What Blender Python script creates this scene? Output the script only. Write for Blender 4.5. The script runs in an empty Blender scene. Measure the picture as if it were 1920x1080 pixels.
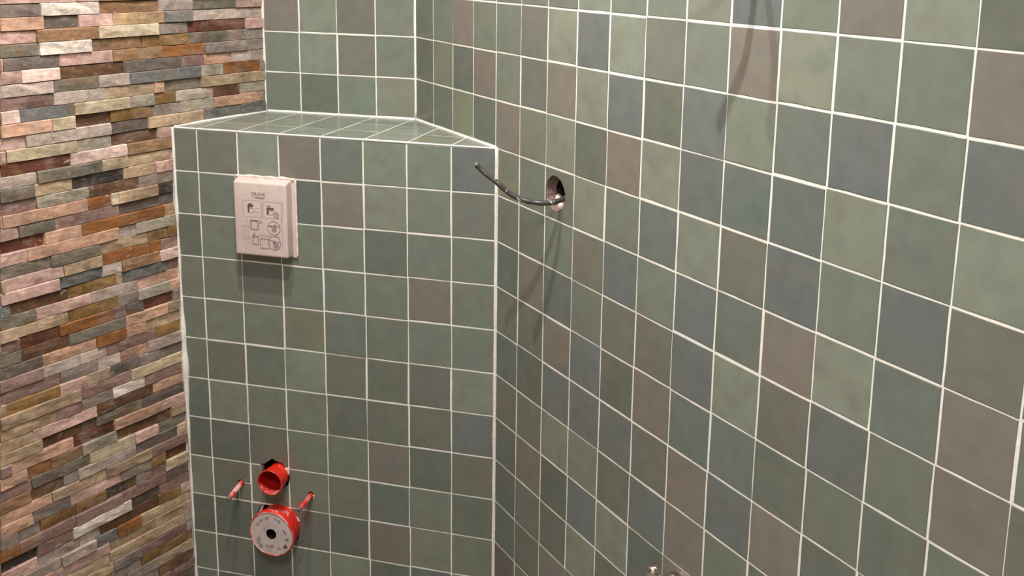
import bpy, bmesh, math, random
from mathutils import Vector, Matrix, noise

# ------------------------------------------------------------------ units
# all layout numbers are in tile pitches (1 pitch = 10 cm); T turns them into metres.
# origin: top front corner of the boxing where it meets the right-hand wall.
T = 0.1
rng = random.Random(7)
scene = bpy.context.scene
COL = scene.collection

# ------------------------------------------------------------------ camera
CAM = (5.96816, -19.57372, 3.87092)
TILT, YAW, ROLL = 1.3786044, 0.2382465, 0.0197599
FOC, CX, CY = 1873.2367, 1038.163, 289.044
cam_d = bpy.data.cameras.new('camera')
cam = bpy.data.objects.new('camera', cam_d)
COL.objects.link(cam)
cam.matrix_world = (Matrix.Translation(Vector(CAM) * T) @ Matrix.Rotation(YAW, 4, 'Z')
                    @ Matrix.Rotation(TILT, 4, 'X') @ Matrix.Rotation(ROLL, 4, 'Z'))
cam_d.sensor_width = 36.0
cam_d.lens = FOC / 1920 * 36
cam_d.shift_x = (960 - CX) / 1920
cam_d.shift_y = (CY - 540) / 1920
cam_d.clip_start = 0.02
scene.camera = cam

# ------------------------------------------------------------------ world, lamps, exposure
world = bpy.data.worlds.new('world')
scene.world = world
world.use_nodes = True
world.node_tree.nodes['Background'].inputs[0].default_value = (1.0, 0.93, 0.85, 1)
world.node_tree.nodes['Background'].inputs[1].default_value = 0.05

def downlight(x, y, z, watts, radius=0.014, size=160):
    d = bpy.data.lights.new('downlight', 'SPOT')
    d.energy = watts
    d.shadow_soft_size = radius
    d.spot_size = math.radians(size)
    d.spot_blend = 1.0
    d.color = (1.0, 0.955, 0.895)
    o = bpy.data.objects.new('downlight', d)
    o.location = Vector((x, y, z)) * T
    COL.objects.link(o)

downlight(-0.21, -8.19, 13.0, 62)       # the two recessed spots whose shadows show
downlight(-3.08, -5.33, 13.0, 62)
ld = bpy.data.lights.new('ceiling_fill', 'AREA')   # added fill light, unseen, under the ceiling further back in the room
ld.shape = 'DISK'; ld.size = 0.5; ld.energy = 24; ld.color = (1.0, 0.955, 0.90)
lo = bpy.data.objects.new('ceiling_fill', ld)
lo.location = Vector((2.5, -19.0, 13.0)) * T
COL.objects.link(lo)

scene.view_settings.view_transform = 'Standard'
scene.view_settings.look = 'None'
scene.view_settings.gamma = 1.0
scene.view_settings.use_curve_mapping = False
scene.view_settings.exposure = 0.36

# ------------------------------------------------------------------ helpers
def lin(c):
    return tuple((v / 255 / 12.92) if v <= 10 else ((v / 255 + 0.055) / 1.055) ** 2.4 for v in c)

def props(o, label=None, cat=None, group=None, kind=None):
    if label: o['label'] = label
    if cat: o['category'] = cat
    if group: o['group'] = group
    if kind: o['kind'] = kind
    return o

def obj(name, me, mat=None, parent=None):
    o = bpy.data.objects.new(name, me)
    COL.objects.link(o)
    if parent: o.parent = parent
    if mat and len(me.materials) == 0: me.materials.append(mat)
    return o

def empty(name, loc):
    o = bpy.data.objects.new(name, None)
    o.empty_display_size = 0.05
    o.location = Vector(loc) * T
    COL.objects.link(o)
    return o

def mesh(name, verts, faces, smooth=False, scale=T):
    me = bpy.data.meshes.new(name)
    me.from_pydata([tuple(Vector(v) * scale) for v in verts], [], faces)
    me.update()
    if smooth:
        for p in me.polygons: p.use_smooth = True
    return me

class MB:
    """collects pieces of ONE mesh, layout units"""
    def __init__(s): s.v = []; s.f = []
    def add(s, v, f):
        n = len(s.v); s.v += [tuple(q) for q in v]; s.f += [tuple(i + n for i in q) for q in f]
    def hexa(s, c):                     # 8 corners, bottom ring then top ring
        s.add(c, [(3, 2, 1, 0), (4, 5, 6, 7), (0, 1, 5, 4), (1, 2, 6, 5), (2, 3, 7, 6), (3, 0, 4, 7)])
    def box(s, a, b):
        (x0, y0, z0), (x1, y1, z1) = a, b
        s.hexa([(x0, y0, z0), (x1, y0, z0), (x1, y1, z0), (x0, y1, z0), (x0, y0, z1), (x1, y0, z1), (x1, y1, z1), (x0, y1, z1)])
    def rings(s, rings, caps=(True, True), closed=True):
        n = len(rings[0]); base = len(s.v)
        for r in rings: s.v += [tuple(q) for q in r]
        for i in range(len(rings) - 1):
            for j in range(n if closed else n - 1):
                a = base + i * n + j; b = base + i * n + (j + 1) % n
                s.f.append((a, b, b + n, a + n))
        if caps[0]: s.f.append(tuple(base + j for j in reversed(range(n))))
        if caps[1]: s.f.append(tuple(base + (len(rings) - 1) * n + j for j in range(n)))
    def lathe(s, prof, c, axis, n=28, caps=(True, True)):
        """prof: (distance along axis, radius)"""
        ax = Vector(axis).normalized(); u = ax.orthogonal().normalized(); w = ax.cross(u); c = Vector(c)
        s.rings([[c + ax * d + (u * math.cos(2 * math.pi * k / n) + w * math.sin(2 * math.pi * k / n)) * r for k in range(n)] for d, r in prof], caps)
    def tube(s, pts, rad, n=10):
        pts = [Vector(q) for q in pts]; out = []; u = None
        for i, q in enumerate(pts):
            t = (pts[min(i + 1, len(pts) - 1)] - pts[max(i - 1, 0)]).normalized()
            u = t.orthogonal().normalized() if u is None else (u - t * u.dot(t)).normalized()
            w = t.cross(u); r = rad(i) if callable(rad) else rad
            out.append([q + (u * math.cos(2 * math.pi * k / n) + w * math.sin(2 * math.pi * k / n)) * r for k in range(n)])
        s.rings(out)
    def build(s, name, mat, parent=None, smooth=False, scale=T):
        return obj(name, mesh(name, s.v, s.f, smooth, scale), mat, parent)

def smooth_path(pts, per=8):
    P = [Vector(q) for q in pts]; P = [P[0] * 2 - P[1]] + P + [P[-1] * 2 - P[-2]]; out = []
    for i in range(1, len(P) - 2):
        for k in range(per):
            t = k / per
            out.append(0.5 * ((2 * P[i]) + (P[i + 1] - P[i - 1]) * t + (2 * P[i - 1] - 5 * P[i] + 4 * P[i + 1] - P[i + 2]) * t * t
                              + (3 * P[i] - P[i - 1] - 3 * P[i + 1] + P[i + 2]) * t ** 3))
    out.append(P[-2]); return out

def cut(o, *cutters):
    """boolean-subtract cutter meshes from an object and keep the result as its mesh"""
    tmp = []
    for me in cutters:
        c = bpy.data.objects.new('cutter', me); COL.objects.link(c); tmp.append(c)
        m = o.modifiers.new('cut', 'BOOLEAN'); m.operation = 'DIFFERENCE'; m.object = c; m.solver = 'EXACT'
    dg = bpy.context.evaluated_depsgraph_get(); dg.update()
    me = bpy.data.meshes.new_from_object(o.evaluated_get(dg))
    o.modifiers.clear(); o.data = me
    for c in tmp: bpy.data.objects.remove(c)

# ------------------------------------------------------------------ materials
def new_mat(name):
    m = bpy.data.materials.new(name); m.use_nodes = True
    nt = m.node_tree; b = nt.nodes['Principled BSDF']
    return m, nt, b

def N(nt, t, **kw):
    n = nt.nodes.new(t)
    for k, v in kw.items(): setattr(n, k, v)
    return n

def mixc(nt, fac, a, b, blend='MIX'):
    m = N(nt, 'ShaderNodeMix', data_type='RGBA', blend_type=blend)
    for sock, val in ((m.inputs[0], fac), (m.inputs[6], a), (m.inputs[7], b)):
        if hasattr(val, 'is_linked') or hasattr(val, 'links'): nt.links.new(val, sock)
        else: sock.default_value = val if isinstance(val, (int, float)) else (*val, 1)
    return m.outputs[2]

def noise_node(nt, vec, scale, detail=3, rough=0.55, dist=0.0):
    n = N(nt, 'ShaderNodeTexNoise'); n.inputs['Scale'].default_value = scale
    n.inputs['Detail'].default_value = detail; n.inputs['Roughness'].default_value = rough
    n.inputs['Distortion'].default_value = dist
    nt.links.new(vec, n.inputs['Vector']); return n.outputs['Fac']

def ramp(nt, fac, stops):
    r = N(nt, 'ShaderNodeValToRGB'); e = r.color_ramp.elements
    while len(e) < len(stops): e.new(0.5)
    for el, (p, c) in zip(e, stops): el.position = p; el.color = (c, c, c, 1) if isinstance(c, (int, float)) else (*c, 1)
    nt.links.new(fac, r.inputs[0]); return r.outputs[0]

def jittered_coord(nt, stretch=(1, 1, 1)):
    """object coordinates moved by a per-object random offset, so no two alike pieces share a pattern"""
    tc = N(nt, 'ShaderNodeTexCoord'); oi = N(nt, 'ShaderNodeObjectInfo')
    mul = N(nt, 'ShaderNodeVectorMath', operation='SCALE'); mul.inputs[0].default_value = (37.0, 11.3, 23.7)
    nt.links.new(oi.outputs['Random'], mul.inputs['Scale'])
    sc = N(nt, 'ShaderNodeVectorMath', operation='MULTIPLY'); sc.inputs[1].default_value = stretch
    nt.links.new(tc.outputs['Object'], sc.inputs[0])
    add = N(nt, 'ShaderNodeVectorMath', operation='ADD')
    nt.links.new(sc.outputs[0], add.inputs[0]); nt.links.new(mul.outputs[0], add.inputs[1])
    return add.outputs[0], oi

def bump(nt, b, height, strength, dist):
    n = N(nt, 'ShaderNodeBump'); n.inputs['Strength'].default_value = strength; n.inputs['Distance'].default_value = dist
    nt.links.new(height, n.inputs['Height']); nt.links.new(n.outputs[0], b.inputs['Normal'])

def glaze(name, from_object=True):
    m, nt, b = new_mat(name)
    vec, oi = jittered_coord(nt)
    if from_object: base = oi.outputs['Color']
    else:
        g = N(nt, 'ShaderNodeNewGeometry')
        base = ramp(nt, g.outputs['Random Per Island'], [(0, lin((112, 119, 104))), (.35, lin((97, 104, 104))), (.55, lin((126, 132, 114))), (.75, lin((114, 106, 98))), (1, lin((112, 119, 104)))])
    f1 = ramp(nt, noise_node(nt, vec, 17, 2), [(.48, 0.0), (.78, .55)])
    c = mixc(nt, f1, base, lin((116, 111, 103)))
    vec2 = N(nt, 'ShaderNodeVectorMath', operation='ADD'); vec2.inputs[1].default_value = (5.1, 3.3, 7.7); nt.links.new(vec, vec2.inputs[0])
    f2 = ramp(nt, noise_node(nt, vec2.outputs[0], 14, 2), [(.52, 0.0), (.8, .5)])
    c = mixc(nt, f2, c, lin((104, 111, 109)))
    f3 = ramp(nt, noise_node(nt, vec2.outputs[0], 30, 3, .55), [(.25, .90), (.5, 1.0), (.75, 1.08)])
    c = mixc(nt, 1.0, c, f3, 'MULTIPLY')
    nt.links.new(c, b.inputs['Base Color'])
    r = ramp(nt, noise_node(nt, vec, 60, 3), [(.3, .22), (.7, .32)])
    nt.links.new(r, b.inputs['Roughness'])
    b.inputs['Specular IOR Level'].default_value = 0.5
    bump(nt, b, noise_node(nt, vec, 22, 2), 0.06, 0.003)
    return m

def stone_mat(name, from_object=True):
    m, nt, b = new_mat(name)
    vec, oi = jittered_coord(nt, (1, 1, 1))
    st = N(nt, 'ShaderNodeVectorMath', operation='MULTIPLY'); st.inputs[1].default_value = (0.8, 0.8, 1.25); nt.links.new(vec, st.inputs[0])
    sv = st.outputs[0]
    if from_object: base = oi.outputs['Color']
    else:
        g = N(nt, 'ShaderNodeNewGeometry')
        base = ramp(nt, g.outputs['Random Per Island'], [(0, lin((172, 138, 128))), (.2, lin((122, 110, 104))), (.4, lin((128, 96, 68))), (.6, lin((158, 132, 106))), (.8, lin((84, 60, 44))), (1, lin((158, 142, 134)))])
    f = ramp(nt, noise_node(nt, sv, 90, 6, .7, .2), [(.30, .70), (.5, 1.0), (.70, 1.28)])
    c = mixc(nt, 1.0, base, f, 'MULTIPLY')
    fp = ramp(nt, noise_node(nt, sv, 13, 4, .6, .4), [(.34, .62), (.48, 1.0), (.52, 1.0), (.66, 1.28)])
    c = mixc(nt, 1.0, c, fp, 'MULTIPLY')
    fr = ramp(nt, noise_node(nt, sv, 16, 5, .62, .8), [(.54, 0.0), (.68, .6)])
    c = mixc(nt, fr, c, lin((128, 92, 60)))
    v3 = N(nt, 'ShaderNodeVectorMath', operation='ADD'); v3.inputs[1].default_value = (9.1, 4.3, 2.7); nt.links.new(sv, v3.inputs[0])
    fg = ramp(nt, noise_node(nt, v3.outputs[0], 18, 5, .62, .6), [(.52, 0.0), (.68, .42)])
    c = mixc(nt, fg, c, lin((152, 134, 126)))
    fw = ramp(nt, noise_node(nt, v3.outputs[0], 60, 6, .7, .8), [(.60, 0.0), (.70, .5)])
    c = mixc(nt, fw, c, lin((206, 192, 176)))
    nt.links.new(c, b.inputs['Base Color'])
    b.inputs['Roughness'].default_value = 0.72
    b.inputs['Specular IOR Level'].default_value = 0.35
    bump(nt, b, noise_node(nt, sv, 70, 8, .68, .15), 0.55, 0.004)
    return m

def plain(name, col, rough=.6, metal=0.0, nscale=40, amount=.12, bstr=.1, bdist=.002, spec=.5):
    m, nt, b = new_mat(name)
    tc = N(nt, 'ShaderNodeTexCoord')
    f = noise_node(nt, tc.outputs['Object'], nscale, 5, .6)
    c = mixc(nt, 1.0, lin(col), ramp(nt, f, [(.25, 1 - amount), (.75, 1 + amount * .5)]), 'MULTIPLY')
    nt.links.new(c, b.inputs['Base Color'])
    b.inputs['Roughness'].default_value = rough; b.inputs['Metallic'].default_value = metal
    b.inputs['Specular IOR Level'].default_value = spec
    if bstr: bump(nt, b, f, bstr, bdist)
    return m

def smeared(name, col, smear, lo, hi, rough=.4, nscale=18, bs=.3):
    """coloured plastic with dried plaster smears on it"""
    m, nt, b = new_mat(name)
    tc = N(nt, 'ShaderNodeTexCoord')
    f = ramp(nt, noise_node(nt, tc.outputs['Object'], nscale, 6, .62, .5), [(lo, 0.0), (hi, 1.0)])
    c = mixc(nt, f, lin(col), lin(smear))
    nt.links.new(c, b.inputs['Base Color'])
    b.inputs['Roughness'].default_value = rough
    bump(nt, b, f, bs, .002)
    return m

M_tile = glaze('green_glaze'); M_tile_many = glaze('green_glaze_many', False)
M_stone = stone_mat('split_slate'); M_stone_many = stone_mat('split_slate_many', False)
M_grout = plain('grout', (228, 224, 217), .85, nscale=120, amount=.10, bstr=.35)
M_caulk = plain('caulk', (230, 224, 218), .6, nscale=60, amount=.12, bstr=.4, bdist=.004)
M_paint = plain('wall_paint', (222, 216, 206), .9, amount=.04)
M_floor = plain('screed', (128, 122, 114), .9, amount=.2)
M_mortar = plain('stone_mortar', (92, 78, 68), .95, amount=.25)
M_plastic = smeared('cover_plastic', (198, 180, 174), (208, 194, 188), .45, .75, .40, 22, .06)
M_ink = plain('grey_print', (146, 128, 130), .6, amount=.1, bstr=0)
M_ink_dark = plain('dark_print', (92, 78, 82), .6, amount=.1, bstr=0)
M_ink_pale = plain('pale_print', (178, 160, 158), .6, amount=.1, bstr=0)
M_red = smeared('red_plastic', (214, 36, 18), (226, 196, 186), .60, .68, .38, 26)
M_red_in = plain('red_plastic_inside', (178, 22, 16), .5)
M_red_smear = smeared('red_sleeve', (198, 34, 34), (222, 180, 174), .46, .66, .45, 34)
M_disc = smeared('cap_label', (196, 182, 180), (170, 156, 156), .5, .75, .6, 22)
M_black = plain('hole_shade', (18, 16, 16), .6)  # black colour stands in for the darkness inside the cap's hole
M_cable = smeared('black_cable', (66, 62, 62), (206, 198, 190), .62, .67, .25, 55)
M_copper = plain('cable_end', (140, 130, 124), .5)
M_chrome = plain('chrome', (226, 212, 204), .20, 1.0, amount=.02, bstr=0)
M_plaster = plain('rough_plaster', (126, 106, 100), .95, nscale=70, amount=.35, bstr=.9, bdist=.006)
M_plaster_w = plain('white_plaster', (226, 206, 196), .9, nscale=70, amount=.2, bstr=.6, bdist=.004)
M_plaster_shade = plain('shaded_plaster', (58, 36, 28), .95, nscale=60, amount=.3, bstr=.6, bdist=.004)  # dark brown paints in the shade deep inside the cable holes

# ------------------------------------------------------------------ room geometry
TH = 0.7969667                       # right-hand wall stands at this angle to the boxing's normal
PX = 1.00794                         # column pitch
K0 = -0.0787                         # first column joint on the right-hand wall
D = 2.8643                           # depth of the ledge
ZF, ZC = -11.5, 13.2                 # floor, ceiling
SA = math.radians(15)                # turn of the stone wall
SX = -7.68
dr = Vector((math.sin(TH), -math.cos(TH), 0)); nr = Vector((-math.cos(TH), -math.sin(TH), 0))
ds = Vector((-math.sin(SA), -math.cos(SA), 0)); ns = Vector((math.cos(SA), -math.sin(SA), 0))
Z = Vector((0, 0, 1))
def WR(k, z, d=0.0): return dr * k + nr * d + Z * z
def WS(s, z, d=0.0): return Vector((SX, 0, 0)) + ds * s + ns * d + Z * z
XB = -D * math.tan(TH)               # niche corner x
KB = -D / math.cos(TH)
REC = 0.007                          # joints lie this far behind the tile faces
REAR = -27.0
SB = -D / math.cos(SA)

def slab(name, corners, thick_dir, thick, mat, label):
    """corners: 4 points of the face towards the room"""
    t = Vector(thick_dir) * thick; c = [Vector(q) for q in corners]
    b = MB(); b.hexa([q + t for q in c] + c)
    o = b.build(name, mat); props(o, label, 'wall', kind='structure'); return o

kr, sr = (REAR / -math.cos(TH)), (REAR / -math.cos(SA))
wall_right = slab('wall_right', [WR(KB - .5, ZF, -REC), WR(kr, ZF, -REC), WR(kr, ZC, -REC), WR(KB - .5, ZC, -REC)], -nr, 1.2, M_grout,
                  'long slanting wall of square green tiles on the right')
wall_back = slab('wall_back', [(-8.5, D + REC, ZF), (XB + .5, D + REC, ZF), (XB + .5, D + REC, ZC), (-8.5, D + REC, ZC)], (0, 1, 0), .8, M_grout,
                 'narrow green tiled wall of the recess above the ledge')
wall_left = slab('wall_left', [WS(SB - 1, ZF, -.22), WS(SB - 1, ZC, -.22), WS(sr, ZC, -.22), WS(sr, ZF, -.22)][::-1], -ns, .8, M_mortar,
                 'wall clad in multicoloured split slate strips on the left')
wall_front = slab('wall_front', [(-8.2, REC, ZF), (0, REC, ZF), (0, REC, -.2), (-8.2, REC, -.2)], (0, 1, 0), .18, M_grout,
                  'tiled front of the boxed-in cistern under the ledge')
ledge = MB()
ledge.add([(-8.3, REC, -.2), (.0, REC, -.2), (XB + .3, D + .2, -.2), (-8.3, D + .2, -.2), (-8.3, REC, -REC), (.0, REC, -REC), (XB + .3, D + .2, -REC), (-8.3, D + .2, -REC)],
          [(3, 2, 1, 0), (4, 5, 6, 7), (0, 1, 5, 4), (1, 2, 6, 5), (2, 3, 7, 6), (3, 0, 4, 7)])
trim_1 = ledge.build('trim_1', M_grout); props(trim_1, 'green tiled ledge on top of the boxed-in cistern', 'ledge', kind='structure')
xl = SX + REAR * math.tan(SA) - 1
b = MB(); b.box((xl, REAR - .5, ZF - .5), (21, 4, ZF)); props(b.build('floor', M_floor), 'bare grey floor out of sight below', 'floor', kind='structure')
b = MB(); b.box((xl, REAR - .5, ZC), (21, 4, ZC + .5)); props(b.build('ceiling', M_paint), 'white ceiling out of sight above', 'ceiling', kind='structure')
b = MB(); b.box((xl, REAR - .5, ZF), (21, REAR, ZC)); props(b.build('wall_rear', M_paint), 'plain plastered wall behind the viewer', 'wall', kind='structure')

# where things project (only used to decide which pieces are worth an object of their own)
CINV = cam.matrix_world.inverted()
def to_px(P):
    q = CINV @ (Vector(P) * T)
    if q.z > -1e-4: return (-1e6, -1e6)
    return (CX + FOC * q.x / -q.z, CY - FOC * q.y / -q.z)
def in_view(pts, m=40):
    px = [to_px(q) for q in pts]
    return max(u for u, v in px) > -m and min(u for u, v in px) < 1920 + m and max(v for u, v in px) > -m and min(v for u, v in px) < 1080 + m

# ------------------------------------------------------------------ tiles
KIND = {'g': (111, 119, 108), 'l': (123, 130, 117), 'y': (118, 123, 105), 'd': (100, 107, 98), 'e': (103, 112, 106),
        'b': (103, 110, 108), 't': (119, 114, 106), 'm': (109, 111, 102), 'n': (97, 92, 85)}
G = 0.031                            # joint width
def tile_mesh(poly, r, wob=0.006, seg=3, hgt=0.0, name='tile'):
    """poly: counter-clockwise outline, already centred; a hand-cut looking tile with softened rim"""
    pts = []
    for i, a in enumerate(poly):
        a = Vector(a); c = Vector(poly[(i + 1) % len(poly)]); e = c - a; nrm = Vector((e.y, -e.x)).normalized()
        for k in range(seg):
            t = k / seg; q = a.lerp(c, t)
            q = q + nrm * r.uniform(-wob, wob * .6)
            pts.append(q)
    cen = sum(pts, Vector((0, 0))) / len(pts); n = len(pts)
    def ring(inset, z): 
        out = []
        for q in pts:
            v = q - cen; L = max(v.length, 1e-6); out.append((*(cen + v * max(0, (L - inset) / L)), z))
        return out
    tx, ty = r.uniform(-.004, .004), r.uniform(-.004, .004)
    top = [(x, y, z + tx * x + ty * y) for x, y, z in ring(.011, hgt)]
    v = ring(0, -.07) + ring(0, hgt - .0035) + top
    f = []
    for j in range(n):
        k = (j + 1) % n
        f += [(j, k, n + k, n + j), (n + j, n + k, 2 * n + k, 2 * n + j)]
    f.append(tuple(range(2 * n, 3 * n))); f.append(tuple(reversed(range(n))))
    me = mesh(name, v, f)
    me.materials.append(M_tile)
    return me

def rect(w, h): return [(-w / 2, -h / 2), (w / 2, -h / 2), (w / 2, h / 2), (-w / 2, h / 2)]
VARIANTS = [tile_mesh(rect(PX - G - rng.uniform(-.014, .014), 1 - G - rng.uniform(-.014, .014)), rng, hgt=rng.uniform(-.004, .003)) for _ in range(16)]

def frame(o, U, V, Nn):
    m = Matrix.Identity(4)
    for i, a in enumerate((U, V, Nn)):
        for j in range(3): m[j][i] = a[j]
    m.translation = Vector(o) * T
    return m
X, Y = Vector((1, 0, 0)), Vector((0, 1, 0))
PLANES = {'front': (Vector((0, 0, 0)), X, Z, -Y), 'back': (Vector((0, D, 0)), X, Z, -Y), 'right': (Vector((0, 0, 0)), dr, Z, nr), 'ledge': (Vector((0, 0, 0)), X, Y, Z)}

def tint(kind):
    c = lin(KIND[kind]); s = rng.uniform(.93, 1.07); w = rng.uniform(-.025, .025)
    return (c[0] * s * (1 + w), c[1] * s, c[2] * s * (1 - w), 1)

def clip(poly, p, nrm):
    """keep the side of the line through p that nrm points to"""
    out = []
    for i, a in enumerate(poly):
        c = poly[(i + 1) % len(poly)]
        da = (a[0] - p[0]) * nrm[0] + (a[1] - p[1]) * nrm[1]; dc = (c[0] - p[0]) * nrm[0] + (c[1] - p[1]) * nrm[1]
        if da >= 0: out.append(a)
        if (da >= 0) != (dc >= 0):
            t = da / (da - dc); out.append((a[0] + (c[0] - a[0]) * t, a[1] + (c[1] - a[1]) * t))
    return out

class Stuff:
    def __init__(s): s.mb = MB()
STUFF = {}
def tile(plane, u0, u1, v0, v1, kind, parent, cuts=(), clips=(), full=False):
    O, U, V, Nn = PLANES[plane]
    g = G / 2
    cu, cv = (u0 + u1) / 2, (v0 + v1) / 2
    c3 = O + U * cu + V * cv
    corners = [O + U * a + V * c for a in (u0, u1) for c in (v0, v1)]
    if not in_view(corners):
        mb = STUFF.setdefault(plane, (MB(), parent))[0]
        h = .0; w = G / 2 + rng.uniform(-.004, .004)
        q = [O + U * a + V * c + Nn * d for d, i in ((-.07, 0), (h - .006, 0), (h, .02)) for a, c in
             ((u0 + w + i, v0 + w + i), (u1 - w - i, v0 + w + i), (u1 - w - i, v1 - w - i), (u0 + w + i, v1 - w - i))]
        mb.add(q, [(0, 1, 5, 4), (1, 2, 6, 5), (2, 3, 7, 6), (3, 0, 4, 7), (4, 5, 9, 8), (5, 6, 10, 9), (6, 7, 11, 10), (7, 4, 8, 11), (8, 9, 10, 11)])
        return None
    if full and not clips:
        me = VARIANTS[rng.randrange(len(VARIANTS))]
    else:
        poly = [(u0 + g, v0 + g), (u1 - g, v0 + g), (u1 - g, v1 - g), (u0 + g, v1 - g)]
        for p, nrm in clips: poly = clip(poly, p, nrm)
        if len(poly) < 3: return None
        cu = sum(q[0] for q in poly) / len(poly); cv = sum(q[1] for q in poly) / len(poly)
        c3 = O + U * cu + V * cv
        poly = [(a - cu, c - cv) for a, c in poly]
        ext = max(max(abs(a), abs(c)) for a, c in poly)
        if ext < .05: return None
        me = tile_mesh(poly, rng)
    o = obj('tile', me if not cuts else me.copy(), None, parent)
    o.matrix_world = frame(c3 + (U * rng.uniform(-.007, .007) + V * rng.uniform(-.007, .007) if full else U * 0), U, V, Nn) @ Matrix.Rotation(rng.uniform(-.006, .006) if full else 0, 4, 'Z')
    o.color = tint(kind)
    if cuts: cut(o, *cuts)
    return o

def prism(plane, poly, d0, d1):
    """cutter: outline in plane coordinates pushed along the normal from d0 to d1"""
    O, U, V, Nn = PLANES[plane]
    b = MB(); b.rings([[O + U * a + V * c + Nn * d for a, c in poly] for d in (d0, d1)])
    me = mesh('cutter', b.v, b.f)
    bm = bmesh.new(); bm.from_mesh(me); bmesh.ops.recalc_face_normals(bm, faces=bm.faces); bm.to_mesh(me); bm.free()
    return me
def circle(c, r, n=22, wob=0.0, seed=1):
    q = random.Random(seed)
    return [(c[0] + math.cos(2 * math.pi * k / n) * (r + q.uniform(-wob, wob)), c[1] + math.sin(2 * math.pi * k / n) * (r + q.uniform(-wob, wob))) for k in range(n)]

# cut-outs
FLUSH = [(-5.79, -7.99), (-5.72, -7.965), (-5.66, -7.95), (-5.61, -7.90), (-5.55, -7.875), (-5.51, -7.82), (-5.45, -7.80), (-5.40, -7.835), (-5.34, -7.845), (-5.27, -7.865), (-5.20, -7.885), (-5.16, -7.93), (-5.12, -7.965), (-5.02, -7.975), (-5.022, -8.224), (-5.079, -8.452), (-5.25, -8.56), (-5.57, -8.56), (-5.774, -8.394)]
DRAIN = [(-5.742, -9.025), (-5.084, -9.02), (-5.018, -9.104), (-4.857, -9.286), (-4.834, -9.421), (-4.844, -9.744), (-5.019, -9.97), (-5.419, -10.1), (-5.75, -10.08), (-5.95, -9.833), (-5.97, -9.474), (-5.86, -9.128)]
BOLT_L, BOLT_R = (-6.318, -8.556), (-4.491, -8.59)
HOLE = (2.31, -.485); HOLE_R = .345
HOLE2 = (7.45, 4.10)
PIECE = (-6.385, -8.52)              # corner of the little tile offcut under the left bolt
cut_flush = lambda: prism('front', FLUSH, -.6, .2)
cut_drain = lambda: prism('front', DRAIN, -.6, .2)
cut_bl = lambda: prism('front', circle(BOLT_L, .092, 14, .01, 3), -.6, .2)
cut_br = lambda: prism('front', circle(BOLT_R, .10, 14, .012, 4), -.6, .2)
cut_hole = lambda: prism('right', circle(HOLE, HOLE_R, 30, .012, 5), -.62, .2)
cut_hole2 = lambda: prism('right', circle(HOLE2, HOLE_R, 30, .012, 6), -.62, .2)
cut(wall_front, cut_flush(), cut_drain(), cut_bl(), cut_br())
cut(wall_right, cut_hole(), cut_hole2())

FRONT = ["mmltelgb"[0:0] + "dmltelgb", "ggldtlgm", "dggggdgg", "ggmgggtg", "gggyeggg", "gmglmdml", "dlggddmb", "ddmggtdm", "lmggmegd", "ddgmdtlg", "gmdgldel", "gdgtgdgm"]
def x_at(i): return i * PX
for r, row in enumerate(FRONT):
    for c, kd in enumerate(row):
        u0, u1 = x_at(c - 8), x_at(c - 7)
        v0, v1 = -r - 1, -r
        full = 0 < c < 7
        if r == 11: v0 = ZF
        if c == 0: u0 = -7.72
        if c == 7: u1 = -.02
        if r == 0: v1 = -.02; full = False
        cuts = []
        if r in (7, 8) and c in (2, 3): cuts.append(cut_flush())
        if r in (8, 9, 10) and c in (1, 2, 3): cuts.append(cut_drain())
        if r == 8 and c == 3: cuts.append(cut_br())
        if r == 8 and c == 1:
            cuts.append(prism('front', [(PIECE[0], -9.2), (-5.8, -9.2), (-5.8, PIECE[1]), (PIECE[0], PIECE[1])], -.6, .2))
            cuts.append(cut_bl())
        tile('front', u0, u1, v0, v1, kd, wall_front, cuts, full=full and r != 11)
tile('front', PIECE[0] + .005, x_at(-6), -9, PIECE[1] - .005, 'm', wall_front, [cut_bl()])

BACK = {0: "gdgl", 1: "glmg", 2: "tlmg", 3: "gblg", 4: "ltgd", 5: "gdbg", 6: "mglt", 7: "gtdg", 8: "lggb", 9: "dbgl", 10: "gmtg", 11: "tgld", 12: "ggmb"}
for z, row in BACK.items():
    for j, kd in enumerate(row):
        i = 3 - j
        u1 = XB - .02 - i * PX; u0 = u1 - PX
        if i == 3: u0 = -6.95
        tile('back', u0 + (0 if i else .0), u1, z + (.03 if z == 0 else 0), z + 1, kd, wall_back, full=(z > 0 and i in (1, 2)))

RIGHT = {3: "dgtgggelggl" + "bgtld", 2: "dgtggmlblmgtlggt", 1: "dydtgmtlbdblebgb", 0: "ddydtyldtlbeelgl",
         -1: "....ygmlgblmbgbm", -2: "....mdgmbgbetlet", -3: "....dtbgmmblmbgt", -4: "....mmtbdteedgdg", -5: "....edbbbmtbtdgg",
         -6: "....mmllmbtgdgdm", -7: "....dtdbldtgmdgb", -8: "....dmdldgbdgtgd", -9: "....dmtgdmgdtgdm", -10: "....nmdgdgtdgmgd"}
for z in range(-12, 14):
    for k in range(-4, 26):
        if z < 0 and k < 0: continue
        row = RIGHT.get(z); kd = row[k + 4] if row and k + 4 < len(row) else rng.choice('gggldbtme')
        u0, u1 = K0 + k * PX, K0 + (k + 1) * PX
        v0, v1 = z, z + 1
        full = True
        if k == -4: u0 = KB + .02; full = False
        if k == 0 and z < 0: u0 = .03; full = False
        if z == -12: v0 = ZF
        if z == 13: v1 = ZC
        if z == 0 and k < 0: v0 = .03; full = False
        cuts = []
        if z == -1 and k in (1, 2): cuts.append(cut_hole())
        tile('right', u0, u1, v0, v1, kd, wall_right, cuts, full=full)

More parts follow.
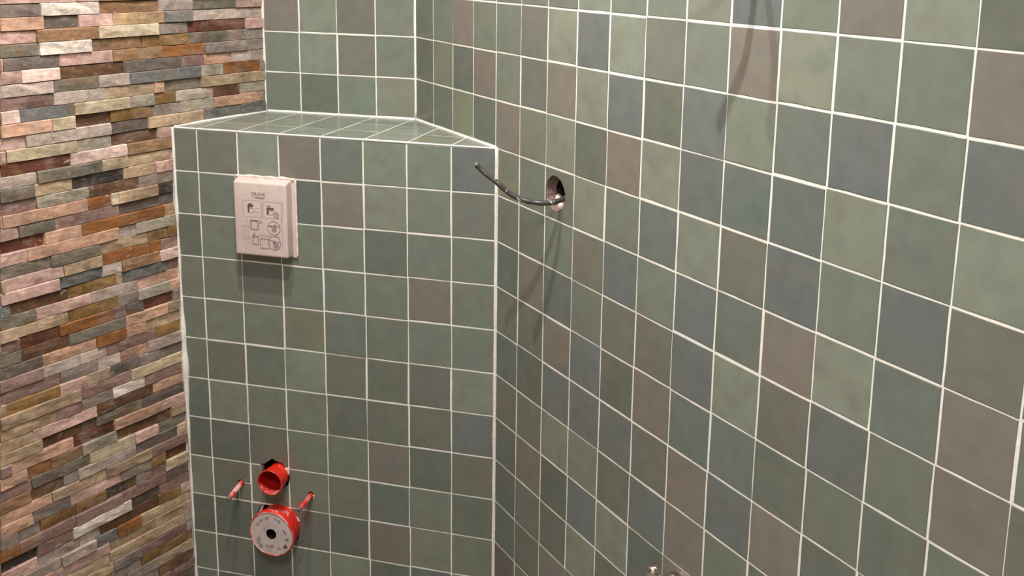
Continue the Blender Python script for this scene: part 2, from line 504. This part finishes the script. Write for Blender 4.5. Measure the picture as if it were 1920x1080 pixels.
LED = ["llllglyl", "gllglllg", "glllggly"]
diag_r = ((-.04, 0), (-math.cos(TH), -math.sin(TH)))
diag_l = ((SX + .05, 0), (math.cos(SA), -math.sin(SA)))
yl = [0.02, .97, 1.92, D]
for r in range(3):
    for c in range(8):
        tile('ledge', x_at(c - 8) - (.2 if c == 0 else 0), x_at(c - 7), yl[r], yl[r + 1], LED[r][c], trim_1, clips=(diag_r, diag_l))
for plane, (mb, par) in STUFF.items():
    props(mb.build('tile', M_tile_many, par), kind='stuff')

# ------------------------------------------------------------------ joints in the corners
def bead(name, a, c, rad, label, mat=None, n=60, wob=.3, seed=0):
    a, c = Vector(a), Vector(c); b = MB(); q = random.Random(seed)
    def r(i):
        t = i / (n - 1); base = rad(t) if callable(rad) else rad
        return base * (1 + wob * noise.noise(Vector((t * (c - a).length * 1.7, seed * 7.1, 0))))
    b.tube([a.lerp(c, i / (n - 1)) for i in range(n)], r, 8)
    o = b.build(name, mat or M_caulk, smooth=True); props(o, label, 'grout joint', kind='structure'); return o
bead('trim_2', (-.012, .012, ZF), (-.012, .012, .0), .036, 'vertical white joint between boxing and right wall', seed=1)
bead('trim_3', (XB, D + .01, .02), (XB, D + .01, ZC), .034, 'vertical white joint in the corner above the ledge', seed=2)
bead('trim_4', (-6.9, D + .01, .0), (XB, D + .01, .0), .036, 'white joint along the back of the ledge', seed=3)
bead('trim_5', WR(KB, .005, -.01), WR(0, .0, -.01), .034, 'white joint between ledge and right wall', seed=4)
bead('trim_6', WS(SB, .005, -.02), WS(-.04, .0, .03), .032, 'white joint between ledge and stone wall', seed=5)
bead('trim_7', (-7.66, .012, -.012), (-.02, .012, -.012), .022, 'white edge joint along the front of the ledge', seed=6)
def fat(t):
    z = ZF * (1 - t)
    return .03 + .045 * max(0, math.exp(-((z + 5.8) / 1.3) ** 2)) + .02 * max(0, math.exp(-((z + 2.0) / .5) ** 2))
bead('trim_8', (-7.66, -.0, ZF), (-7.66, .0, .0), fat, 'uneven white joint between stone wall and boxing', seed=7, n=160, wob=.7)
bead('trim_9', (-6.93, D - .02, .02), (-6.93, D - .02, ZC), .032, 'uneven white joint between stone wall and recess', seed=8, n=120, wob=.6)

# ------------------------------------------------------------------ split slate strips
STONES = """-2:4.08P 2.17P 1.64B 0.12L -0.78G -2.04P -2.97
-1:3.79D 2.96W 1.66B 0.18L -0.77V -2.08P -2.97
0:3.82A 2.93D 2.15P 1.35Q 0.04S -0.75L -2.97
1:3.84P 3.10B 1.72y 0.23G -0.61U -2.38P -2.97
2:3.86V 3.07W 1.91B 0.65O -0.64V -1.80G -2.97
3:3.88P 3.82D 2.65P 1.40B 0.12R -1.06G -2.35G -2.97
4:3.91P 3.48p 2.66N 1.17D -0.37M -1.04A -1.86L -2.97
5:3.93L 2.82V 1.80L 1.03S -0.90v -1.58R -2.76G -2.97
6:3.95M 2.83L 1.66T 0.41A 0.14V -0.90T -2.97
7:3.97p 3.58S 2.40Y 1.08v 0.43O -0.18L -1.27N -2.07v -2.97
8:4.00A 2.93Y 2.41N 1.55O 0.49G -0.30v -1.26A -2.74G -2.97
9:4.02P 3.49L 1.57D 0.62T -0.21T -0.92S -2.11S -2.97
10:4.04P 3.91Y 2.40v 1.58N 0.38P 0.00
11:4.07U 2.56p 1.20B 0.00
12:4.09L 3.32V 1.85Y 1.19T 0.00
13:4.11V 3.40T 2.57K 1.33T 0.49P 0.00
14:4.13M 3.37v 2.20N 0.96G 0.00
15:4.16P 4.10A 2.25R 1.69y 1.50T 0.47K 0.00
16:4.18P 3.80V 3.02M 1.51D 0.00
17:4.20U 3.26A 2.43R 0.33B 0.00
18:4.22P 3.67A 1.56L 1.11v 0.00
19:4.25V 3.18V 2.03T 0.81O 0.27O 0.00
20:4.27Y 4.19P 2.91T 2.01R 0.77R 0.48M 0.00
21:4.29P 3.03S 2.01L 1.51B 0.53p 0.00
22:4.32S 4.09N 2.82O 1.67T 1.51S 0.97S 0.35M 0.00
23:4.34V 3.56P 2.29L 1.13A 0.00
24:4.36T 4.01T 2.87O 1.66G 1.15v 0.28A 0.00
25:4.38M 3.94U 3.09R 1.81M 1.48D 1.02U 0.21G 0.00
26:4.41V 3.94N 2.90V 1.52A 0.38T 0.00
27:4.43D 3.51A 2.26R 1.52A 1.00T 0.00
28:4.45M 3.52L 2.02M 0.74O 0.00
29:4.47M 3.15G 2.26L 1.70A 0.98L 0.00
30:4.50T 4.36O 3.20P 2.54T 1.97D 1.23G 0.67V 0.00
31:4.52T 2.74M 1.47Y 0.00
32:4.54T 3.34M 2.73G 1.96W 1.13M 0.00
33:4.56T 3.86P 2.38N 0.92A 0.00
34:4.59T 3.67N 2.39V 1.21D 0.00
35:4.61M 4.37A 2.97U 1.96A 0.73P 0.00
36:4.63A 4.05R 3.51O 2.79v 1.94N 0.44T 0.00
37:4.66M 3.97V 2.64Y 1.48P 0.85V 0.00
38:4.68B 4.00N 3.26G 2.93L 1.49D 0.32T 0.00
39:4.70A 3.54T 2.26T 1.07M 0.00
40:4.72A 4.00S 3.15P 1.89G 1.07O 0.68U 0.00
41:4.75V 4.36G 3.85O 3.04O 2.29K 1.51G 1.28M 0.69Y 0.00
42:4.77R 4.35M 3.08M 1.90M 0.70D 0.00
43:4.79K 3.97M 3.17W 1.69D 0.90M 0.00
44:4.81P 3.98L 3.02L 2.49N 0.94O 0.29P 0.00
45:4.84L 4.38L 3.48L 2.64S 2.08R 1.45T 0.00
46:4.40A 3.69P 2.31T 1.07T 0.16P 0.00
47:3.95T 2.33T 0.21L 0.00
48:3.48T 2.24G 1.49M 0.20L 0.00
49:3.12O 2.30G 1.53O 0.15M 0.00
50:2.74M 1.91G 1.03T 0.00
51:2.21G 1.05N 0.16D 0.00
52:1.80M 0.74M 0.00
53:1.22D 0.00
"""
SC = {'W': (228, 214, 202), 'p': (224, 192, 182), 'P': (202, 165, 155), 'L': (186, 168, 158), 'G': (148, 134, 126), 'D': (104, 93, 87), 'K': (66, 59, 54),
      'V': (122, 114, 100), 'v': (168, 158, 142), 'S': (112, 112, 110), 'B': (152, 118, 88), 'N': (102, 72, 50), 'R': (146, 94, 52), 'U': (100, 56, 42),
      'Y': (198, 179, 150), 'y': (214, 196, 170), 'T': (184, 158, 130), 'O': (142, 108, 64), 'A': (202, 160, 136), 'M': (144, 114, 106), 'Q': (190, 156, 120)}
DEEP = {'W': .07, 'p': .05, 'Y': .06, 'y': .05, 'K': -.07, 'U': -.07, 'N': -.06, 'O': -.02, 'D': -.03, 'R': -.01}
def zrow(i, s): return 2.598 - .25606 * i - .0012 * s + .0009 * s * i
def stone_geo(i, s0, s1, off, r):
    """verts (s, z, depth) and faces of one split strip: rough front, straight sides"""
    g = .006; s0, s1 = min(s0, s1) + g, max(s0, s1) - g
    nx = max(2, min(5, int((s1 - s0) / .3) + 1)); nz = 3; cut_ = r.uniform(.012, .028)
    v = []; f = []
    sd = r.uniform(0, 99)
    for a in range(nz + 1):
        for c in range(nx + 1):
            s = s0 + (s1 - s0) * c / nx; zt, zb = zrow(i, s) - .003, zrow(i + 1, s) + .001
            z = (zb, (zb + zt) / 2, zt - cut_, zt)[a]
            rim = a in (0, nz) or c in (0, nx)
            d = off + .022 * noise.noise(Vector((s * 3.1, z * 5.0, sd))) + (.0 if rim else r.uniform(0, .016)) - (cut_ * 1.3 if a == nz else 0)
            if a == nz: z -= r.uniform(0, .009)
            if a == 0: z += r.uniform(0, .004)
            if c in (0, nx): s += r.uniform(-.008, .008)
            v.append((s, z, d))
    w = nx + 1
    for a in range(nz):
        for c in range(nx):
            f.append((a * w + c, (a + 1) * w + c, (a + 1) * w + c + 1, a * w + c + 1))
    loop = [c for c in range(w)] + [a * w + nx for a in range(1, nz + 1)] + [nz * w + c for c in range(nx - 1, -1, -1)] + [a * w for a in range(nz - 1, 0, -1)]
    n0 = len(v)
    cor = {0: (0, 0), nx: (0, nx), nz * w + nx: (nz, nx), nz * w: (nz, 0)}
    for q in loop: v.append((v[q][0], v[q][1], -.24))
    L = len(loop)
    for k in range(L): f.append((loop[k], loop[(k + 1) % L], n0 + (k + 1) % L, n0 + k))
    return v, f
srng = random.Random(11)
rows_done = {}
for line in STONES.strip().splitlines():
    i, rest = line.split(':'); i = int(i); tok = rest.split(); end = float(tok[-1])
    st = [(float(t[:-1]), t[-1]) for t in tok[:-1]]
    rows_done[i] = st[0][0]
    for k, (s0, code) in enumerate(st):
        s1 = st[k + 1][0] if k + 1 < len(st) else end + srng.uniform(.0, .05)
        if s0 - s1 < .03: continue
        off = DEEP.get(code, 0) * .5 + srng.gauss(0, .018)
        v, f = stone_geo(i, s0, s1, off, srng)
        cs, cz = (s0 + s1) / 2, zrow(i, (s0 + s1) / 2) - .128
        c3 = WS(cs, cz)
        me = mesh('stone_strip', [WS(a, z, d) - c3 for a, z, d in v], f)
        o = obj('stone_strip', me, M_stone, wall_left); o.location = c3 * T
        cc = lin(tuple(q * .94 for q in SC[code])); j = srng.uniform(.92, 1.08); o.color = (cc[0] * j, cc[1] * j, cc[2] * j, 1)
mb = MB()
for i in range(-42, 56):
    s = rows_done.get(i)
    end = 12.0
    if s is None: s = -2.97 if i <= 9 else 0.0
    while s < end:
        e = s + srng.uniform(.5, 1.5); zc = zrow(i, s)
        if ZF + .2 < zc < ZC:
            v, f = stone_geo(i, s, e, srng.uniform(-.06, .07), srng)
            mb.add([WS(a, z, d) for a, z, d in v], f)
        s = e
props(mb.build('stone_strip', M_stone_many, wall_left), kind='stuff')

# ------------------------------------------------------------------ access cover on the boxing
FX0, FX1, FZ0, FZ1, FD = -5.985, -4.70, -2.735, -1.055, -.33
cover = empty('access_cover', (-5.35, 0, -2.79))
props(cover, 'white plastic cover box with printed instructions on the tiled boxing', 'cover')
def cpart(mb, name, mat, smooth=False, bev=0.0):
    o = mb.build(name, mat, None, smooth); o.parent = cover; o.matrix_parent_inverse = Matrix.Translation(-cover.location)
    if bev:
        bm = bmesh.new(); bm.from_mesh(o.data)
        bmesh.ops.recalc_face_normals(bm, faces=bm.faces)
        bmesh.ops.bevel(bm, geom=list(bm.edges) , offset=bev * T, segments=3, affect='EDGES', profile=.6)
        for fc in bm.faces: fc.smooth = True
        bm.to_mesh(o.data); bm.free()
    return o
b = MB(); b.box((-6.11, -.055, -2.79), (-4.612, .005, -.985)); cpart(b, 'flange', M_plastic, bev=.012)
b = MB(); b.hexa([(FX0, FD, FZ0), (FX1, FD, FZ0), (-4.715, -.02, -2.765), (-6.05, -.02, -2.765), (FX0, FD, FZ1), (FX1, FD, FZ1), (-4.715, -.02, -1.0), (-6.05, -.02, -1.0)])
body = cpart(b, 'box_body', M_plastic, bev=.05)
def under(mb, name, mat, part):
    if not mb.v: return
    return mb.build(name, mat, part)
def drawn():
    under(pale, 'print_frame', M_ink_pale, body); under(mid, 'print_drawing', M_ink, body); under(dark, 'print_symbol', M_ink_dark, body)
    pale.__init__(); mid.__init__(); dark.__init__()
def P(u, v): return (FX0 + (FX1 - FX0) * u, FZ1 + (FZ0 - FZ1) * v)
LAYER = [0]
def layer(d):
    LAYER[0] = (LAYER[0] + 1) % 40; return d * .1 + LAYER[0] * .0002
def quad(mb, a, c, w=.012, d=.006):
    """thin printed line from a to c on the face of the cover"""
    (x0, z0), (x1, z1) = P(*a), P(*c); t = Vector((x1 - x0, z1 - z0)); n = Vector((-t.y, t.x)).normalized() * w / 2
    y = FD - layer(d)
    mb.add([(x0 + n.x, y, z0 + n.y), (x1 + n.x, y, z1 + n.y), (x1 - n.x, y, z1 - n.y), (x0 - n.x, y, z0 - n.y)], [(0, 1, 2, 3)])
def fill(mb, u0, v0, u1, v1, d=.005): 
    (x0, z0), (x1, z1) = P(u0, v0), P(u1, v1); y = FD - layer(d)
    mb.add([(x0, y, z0), (x1, y, z0), (x1, y, z1), (x0, y, z1)], [(0, 1, 2, 3)])
def box_outline(mb, u0, v0, u1, v1, w=.014):
    quad(mb, (u0, v0), (u1, v0), w); quad(mb, (u1, v0), (u1, v1), w); quad(mb, (u1, v1), (u0, v1), w); quad(mb, (u0, v1), (u0, v0), w)
def ring_outline(mb, u, v, r, w=.014, n=24):
    for k in range(n):
        a, c = 2 * math.pi * k / n, 2 * math.pi * (k + 1) / n
        quad(mb, (u + r * math.cos(a), v + r * math.sin(a) * .765), (u + r * math.cos(c), v + r * math.sin(c) * .765), w)
pale, mid, dark = MB(), MB(), MB()
box_outline(pale, .17, .25, .52, .47, .02); drawn()
box_outline(pale, .57, .25, .93, .47, .02); drawn()
quad(pale, (.90, .27), (.91, .88), .022); drawn()
quad(pale, (.53, .26), (.53, .47), .05); drawn()
quad(pale, (.25, .47), (.27, .84), .02); quad(pale, (.18, .60), (.28, .60), .014); quad(pale, (.18, .76), (.30, .76), .014); drawn()
for k in range(5): quad(pale, (.16 + .02 * k, .58 + .02 * k), (.16 + .02 * k, .80), .008)
drawn()
box_outline(mid, .40, .345, .47, .40, .008); drawn()
for k in range(3): quad(mid, (.76, .40 + .025 * k), (.85, .40 + .025 * k), .012)
box_outline(mid, .77, .385, .84, .455, .010); drawn()
# bent pipe symbols, a dark one in each upper frame
fill(dark, .265, .30, .30, .41); fill(dark, .265, .30, .37, .335); fill(dark, .29, .285, .34, .305); drawn()
fill(dark, .625, .325, .66, .42); fill(dark, .625, .325, .76, .355); drawn()
fill(dark, .64, .30, .70, .312); drawn()
ring_outline(mid, .33, .385, .045, .012); drawn()
ring_outline(mid, .71, .39, .045, .012); drawn()
# cut-out square and its enlarged circle
box_outline(mid, .31, .52, .45, .64, .032); drawn()
fill(dark, .31, .515, .45, .53); drawn()
ring_outline(mid, .50, .53, .022, .012); drawn()
quad(mid, (.38, .66), (.39, .70), .01); drawn()
ring_outline(mid, .75, .60, .12, .020); quad(mid, (.63, .575), (.87, .575), .022); fill(mid, .71, .57, .80, .65); drawn()
fill(dark, .67, .565, .71, .585); drawn()
fill(dark, .75, .555, .79, .57); drawn()
quad(pale, (.45, .71), (.86, .71), .03); drawn()
fill(dark, .34, .725, .45, .74); quad(dark, (.34, .73), (.38, .70), .016); drawn()
box_outline(mid, .34, .735, .45, .84, .026); drawn()
box_outline(mid, .49, .755, .66, .885, .016); drawn()
ring_outline(mid, .75, .80, .12, .020); quad(mid, (.64, .765), (.86, .785), .02); drawn()
fill(mid, .73, .80, .83, .87, .004); drawn()
quad(dark, (.72, .80), (.78, .79), .024); drawn()
fill(pale, .36, .185, .60, .20); drawn()
fill(mid, .42, .20, .58, .215); drawn()
fc = bpy.data.curves.new('lettering', 'FONT'); fc.body = 'GROHE'; fc.size = .1; fc.align_x = 'CENTER'; fc.align_y = 'CENTER'; fc.offset = .0012
to = bpy.data.objects.new('lettering', fc); COL.objects.link(to)
dg = bpy.context.evaluated_depsgraph_get(); dg.update()
lm = bpy.data.meshes.new_from_object(to.evaluated_get(dg)); bpy.data.objects.remove(to)
xs = [v.co.x for v in lm.vertices]; ys = [v.co.y for v in lm.vertices]; lw, lh = max(xs) - min(xs), max(ys) - min(ys)
cx, cz = P(.475, .155)
for v in lm.vertices:
    x, z = (v.co.x - (max(xs) + min(xs)) / 2) / lw * .335, (v.co.y - (max(ys) + min(ys)) / 2) / lh * .072
    v.co = Vector((cx + x, FD - .0012, cz + z)) * T
lm.materials.clear()
obj('lettering', lm, M_ink_dark, body)
# dried grout left along the top and the right edge
b = MB()
def lump(k, a): return noise.noise(Vector((k * a, 3.3, 1.7)))
pts = [(-6.07 + 1.42 * k / 70, -.055 + .02 * lump(k, .11), -.992 + .02 * lump(k, .09) - (.012 if k > 64 else 0)) for k in range(71)]
b.tube(pts, lambda i: .030 + .022 * lump(i, .13), 10); cpart(b, 'grout_smear', M_plaster_w, True)
b = MB(); b.tube([(-4.618, -.045, -1.02 - 1.74 * k / 50) for k in range(51)], lambda i: .02 + .006 * lump(i, .2), 8); cpart(b, 'grout_smear', M_plaster_w, True)

# ------------------------------------------------------------------ pipes for the pan
def rooted(name, base, label, cat, group=None):
    e = empty(name, base); props(e, label, cat, group); return e
def child(mb, name, mat, root, smooth=True):
    o = mb.build(name, mat, None, smooth); o.parent = root; o.matrix_parent_inverse = Matrix.Translation(-root.location); return o
fl = rooted('flush_pipe', (-5.314, 0, -8.176), 'short open red plastic pipe end sticking out above the capped one', 'pipe')
b = MB(); b.lathe([(-.5, .25), (0, .262), (.30, .298), (.415, .312)], (-5.314, 0, -8.176), (0, -1, 0), 32, (False, False)); fw = child(b, 'pipe_wall', M_red, fl)
b = MB(); b.lathe([(.415, .312), (.42, .30), (.415, .288)], (-5.314, 0, -8.176), (0, -1, 0), 32, (False, False)); b.build('rim', M_red_smear, fw, True)
b = MB(); b.lathe([(.415, .288), (.2, .286), (0, .245), (-.5, .23)][::1], (-5.314, 0, -8.176), (0, -1, 0), 32, (False, True)); child(b, 'pipe_lining', M_red_in, fl)
b = MB(); q = random.Random(5); NA = 61; aa = [math.radians(190 + 2.6 * k) for k in range(NA)]
def arc(d, r, k): return (-5.314 + r * math.cos(aa[k]), -d, -8.176 + r * math.sin(aa[k]))
env = [.02 + .10 * math.sin(math.pi * k / (NA - 1)) * (1 + .5 * noise.noise(Vector((k * .11, 2.2, 0)))) for k in range(NA)]
b.rings([[arc(.412, .291, k) for k in range(NA)], [arc(.40, .279, k) for k in range(NA)], [arc(.40 - env[k] * .6, .274, k) for k in range(NA)], [arc(.40 - env[k], .284 - .12 * env[k], k) for k in range(NA)]], (False, False), closed=False)
child(b, 'plaster_smear', M_red_smear, fl)

dc = Vector((-5.31, 0, -9.47))
dn = rooted('drain_pipe', tuple(dc), 'wide red plastic pipe closed by a round white cap', 'pipe')
b = MB(); b.lathe([(-.5, .50), (0, .515), (.28, .55), (.33, .575), (.40, .572), (.425, .555)], dc, (0, -1, 0), 40, (False, False)); dw = child(b, 'pipe_wall', M_red, dn)
b = MB(); b.lathe([(.425, .56), (.445, .556), (.445, .542), (.425, .535)], dc, (0, -1, 0), 40, (False, False)); b.build('rim', M_red_smear, dw, True)
b = MB(); b.lathe([(.43, .545), (.437, .30), (.437, .13)], dc, (0, -1, 0), 40, (False, False)); cap = child(b, 'end_cap', M_disc, dn, False)
b = MB(); b.lathe([(-.3, .125), (.30, .127), (.4372, .131)], dc, (0, -1, 0), 24, (True, False))
b.build('cap_hole', M_black, cap, True)
def disc_quad(mb, r, ang, w, h, rot=0):
    a = math.radians(ang); c = Vector((r * math.cos(a), r * math.sin(a))); t = Vector((math.cos(a + rot), math.sin(a + rot))); n = Vector((-t.y, t.x))
    q = [c + t * w / 2 * i + n * h / 2 * j for i, j in ((-1, -1), (1, -1), (1, 1), (-1, 1))]
    mb.add([(dc.x + p.x, -.4445, dc.z + p.y) for p in q], [(0, 1, 2, 3)])
b = MB()
for k in range(8): disc_quad(b, .185, 22 + 45 * k, .03, .012, .9)
for ang, r, w, h, rt in ((150, .40, .03, .07, .3), (146, .37, .02, .05, .9), (128, .40, .09, .03, 1.5), (104, .41, .09, .035, 1.6), (72, .43, .10, .02, 1.3), (58, .42, .07, .05, 1.2),
                         (20, .36, .04, .09, .4), (12, .38, .02, .10, .2), (-12, .40, .12, .02, .3), (-10, .42, .06, .03, .6), (-36, .44, .10, .05, .5), (-42, .43, .05, .04, .2),
                         (-62, .38, .03, .09, .6), (-55, .41, .05, .02, .4), (-88, .30, .07, .08, 0), (-100, .34, .08, .02, 1.4), (-96, .42, .10, .012, 1.5), (-112, .34, .06, .05, .3),
                         (-140, .42, .03, .16, .2), (-152, .38, .025, .12, .5), (-158, .33, .02, .10, .3), (-128, .44, .05, .08, .9), (-38, .47, .10, .03, 1.2), (-33, .43, .03, .09, .4)):
    disc_quad(b, r, ang, w, h, rt)
marks = b.build('print_marks', M_ink, cap); marks['kind'] = 'stuff'

def bolt(base, tip, label):
    r0 = rooted('mounting_bolt', base, label, 'bolt')
    base, tip = Vector(base), Vector(tip); ax = (tip - base)
    b = MB(); b.lathe([(-.25, .062), (0, .066), (ax.length * .5, .062), (ax.length * .86, .058)], base, ax, 14, (True, True)); child(b, 'sleeve', M_red_smear, r0)
    b = MB(); b.lathe([(ax.length * .86, .05), (ax.length * .97, .05), (ax.length, .042)], base, ax, 12, (False, True)); child(b, 'threaded_tip', M_plaster, r0)
bolt((BOLT_L[0], 0, BOLT_L[1] - .01), (-6.288, -.62, -8.64), 'thin red sleeved bolt left of the open red pipe')
bolt((BOLT_R[0], 0, BOLT_R[1] - .01), (-4.486, -.62, -8.62), 'thin red sleeved bolt right of the open red pipe')

# bits of foam and plaster packed round the pipes
def chunk(plane, poly, d0, d1, mat, parent, seed):
    O, U, V, Nn = PLANES[plane]; q = random.Random(seed)
    cx_ = sum(a for a, c in poly) / len(poly); cy_ = sum(c for a, c in poly) / len(poly)
    b = MB(); b.rings([[O + U * a + V * c + Nn * d0 for a, c in poly], [O + U * a + V * c + Nn * (d1 - .02 + q.uniform(-.01, .01)) for a, c in poly],
                       [O + U * (cx_ + (a - cx_) * .75) + V * (cy_ + (c - cy_) * .75) + Nn * (d1 + q.uniform(-.01, .01)) for a, c in poly]])
    return b.build('plaster_patch', mat, parent)
chunk('front', [(-5.19, -7.985), (-5.02, -7.97), (-5.025, -8.13), (-5.09, -8.2), (-5.17, -8.13)], -.1, .03, M_plaster_w, wall_front, 1)
chunk('front', [(-4.93, -9.14), (-4.84, -9.235), (-4.80, -9.31), (-4.865, -9.32), (-4.95, -9.21)], -.05, .04, M_plaster_w, wall_front, 2)
chunk('front', [(-5.8, -9.06), (-5.75, -9.06), (-5.83, -9.3), (-5.95, -9.45), (-5.93, -9.36)], -.08, .0, M_plaster_w, wall_front, 3)
chunk('front', [(-5.785, -8.005), (-5.73, -8.0), (-5.72, -8.12), (-5.77, -8.16)], -.08, -.01, M_plaster, wall_front, 4)
chunk('front', [(-4.45, -8.57), (-4.395, -8.58), (-4.40, -8.65), (-4.45, -8.69)], -.05, .006, M_plaster_w, wall_front, 5)

# ------------------------------------------------------------------ cable hole in the right-hand wall
def lining(hc, seed):
    O, U, V, Nn = PLANES['right']; b = MB(); n = 34; rings = []
    for d, rr in ((.0, .338), (-.05, .325), (-.10, .315), (-.15, .305), (-.20, .28), (-.20, .34)):
        rings.append([O + U * (hc[0] + math.cos(2 * math.pi * k / n) * (rr + .03 * noise.noise(Vector((math.cos(2 * math.pi * k / n) * 2.5, math.sin(2 * math.pi * k / n) * 2.5, d * 6 + seed)))))
                      + V * (hc[1] + math.sin(2 * math.pi * k / n) * (rr + .03 * noise.noise(Vector((k * .7, d * 5, seed + 3))))) + Nn * d for k in range(n)])
    b.rings(rings, (False, False)); b.build('hole_lining', M_plaster, wall_right)
    b = MB(); b.lathe([(-.61, .33), (-.58, .335), (-.19, .335)], O + U * hc[0] + V * hc[1], Nn, 24, (True, False)); b.build('hole_bottom', M_plaster_shade, wall_right)
    q = random.Random(seed)
    for k in range(7):
        a = math.radians(215 + 22 * k); c = O + U * (hc[0] + math.cos(a) * .27) + V * (hc[1] + math.sin(a) * .27) + Nn * (-.10 - q.uniform(0, .12))
        b = MB(); b.lathe([(-.07, .02), (-.04, .07 + q.uniform(0, .02)), (.03, .065), (.07, .015)], c, Nn * .6 + U * q.uniform(-.5, .5) + V * q.uniform(-.5, .5), 7); b.build('plaster_lump', M_plaster_w if k < 6 else M_plaster, wall_right)
lining(HOLE, 2)

def ray_at(u, v, d):
    """point of the room seen at photo pixel (u, v), d away from the right-hand wall"""
    R = cam.matrix_world.to_3x3(); q = R @ Vector(((u - CX) / FOC, -(v - CY) / FOC, -1)); c = Vector(CAM)
    return c + q * ((d - c.dot(nr)) / q.dot(nr))
def cable(path, label, n_in):
    pts = smooth_path(path, 8); r0 = rooted('electric_cable', tuple(pts[-1]), label, 'cable')
    b = MB(); b.tube(pts, lambda i:   .053 + .003 * math.sin(i * .8), 12); child(b, 'sheath', M_cable, r0)
    t = (pts[0] - pts[1]).normalized()
    b = MB(); b.lathe([(-.02, .046), (.012, .044), (.02, .03)], pts[0], t, 10); child(b, 'cut_end', M_copper, r0)
cable([(0.22, -2.06, 0.07), (0.34, -2.045, -0.045), (0.66, -2.04, -0.28), (0.91, -2.01, -0.475), (1.17, -1.98, -0.57), (1.41, -1.94, -0.605), (1.65, -1.87, -0.60), (1.82, -1.71, -0.565), WR(2.5, -.5, -.35)],
      'stiff black cable curving out of the round hole in tiles', 0)
cable([WR(6.56, 3.91, 1.26), WR(6.85, 3.87, 1.0), WR(7.10, 3.86, .75), WR(7.30, 3.97, .4), WR(7.45, 4.08, 0), WR(7.5, 4.12, -.4)],
      'black cable high on the right wall whose thin shadows fall on the tiles', 0)
lining(HOLE2, 9)

# ------------------------------------------------------------------ shower valve at the bottom edge
tip = ray_at(1224, 1062, .5)
vb = WR(tip.dot(dr) + .02, tip.z - .42, 0)
va = rooted('water_valve', tuple(vb), 'small chrome water connection on right wall at bottom edge', 'valve')
ax_p = vb + nr * .5
b = MB(); b.lathe([(0, .16), (.12, .155), (.18, .14), (.22, .11), (.24, .09)], vb, nr, 28); child(b, 'wall_rosette', M_chrome, va)
b = MB(); b.lathe([(.2, .095), (.40, .095), (.44, .115), (.58, .115), (.62, .085)], vb, nr, 24); child(b, 'body', M_chrome, va)
b = MB(); b.lathe([(0, .085), (.16, .085), (.17, .11), (.36, .115), (.42, .10), (.45, .06)], ax_p, Z, 24); child(b, 'capped_spigot', M_chrome, va)
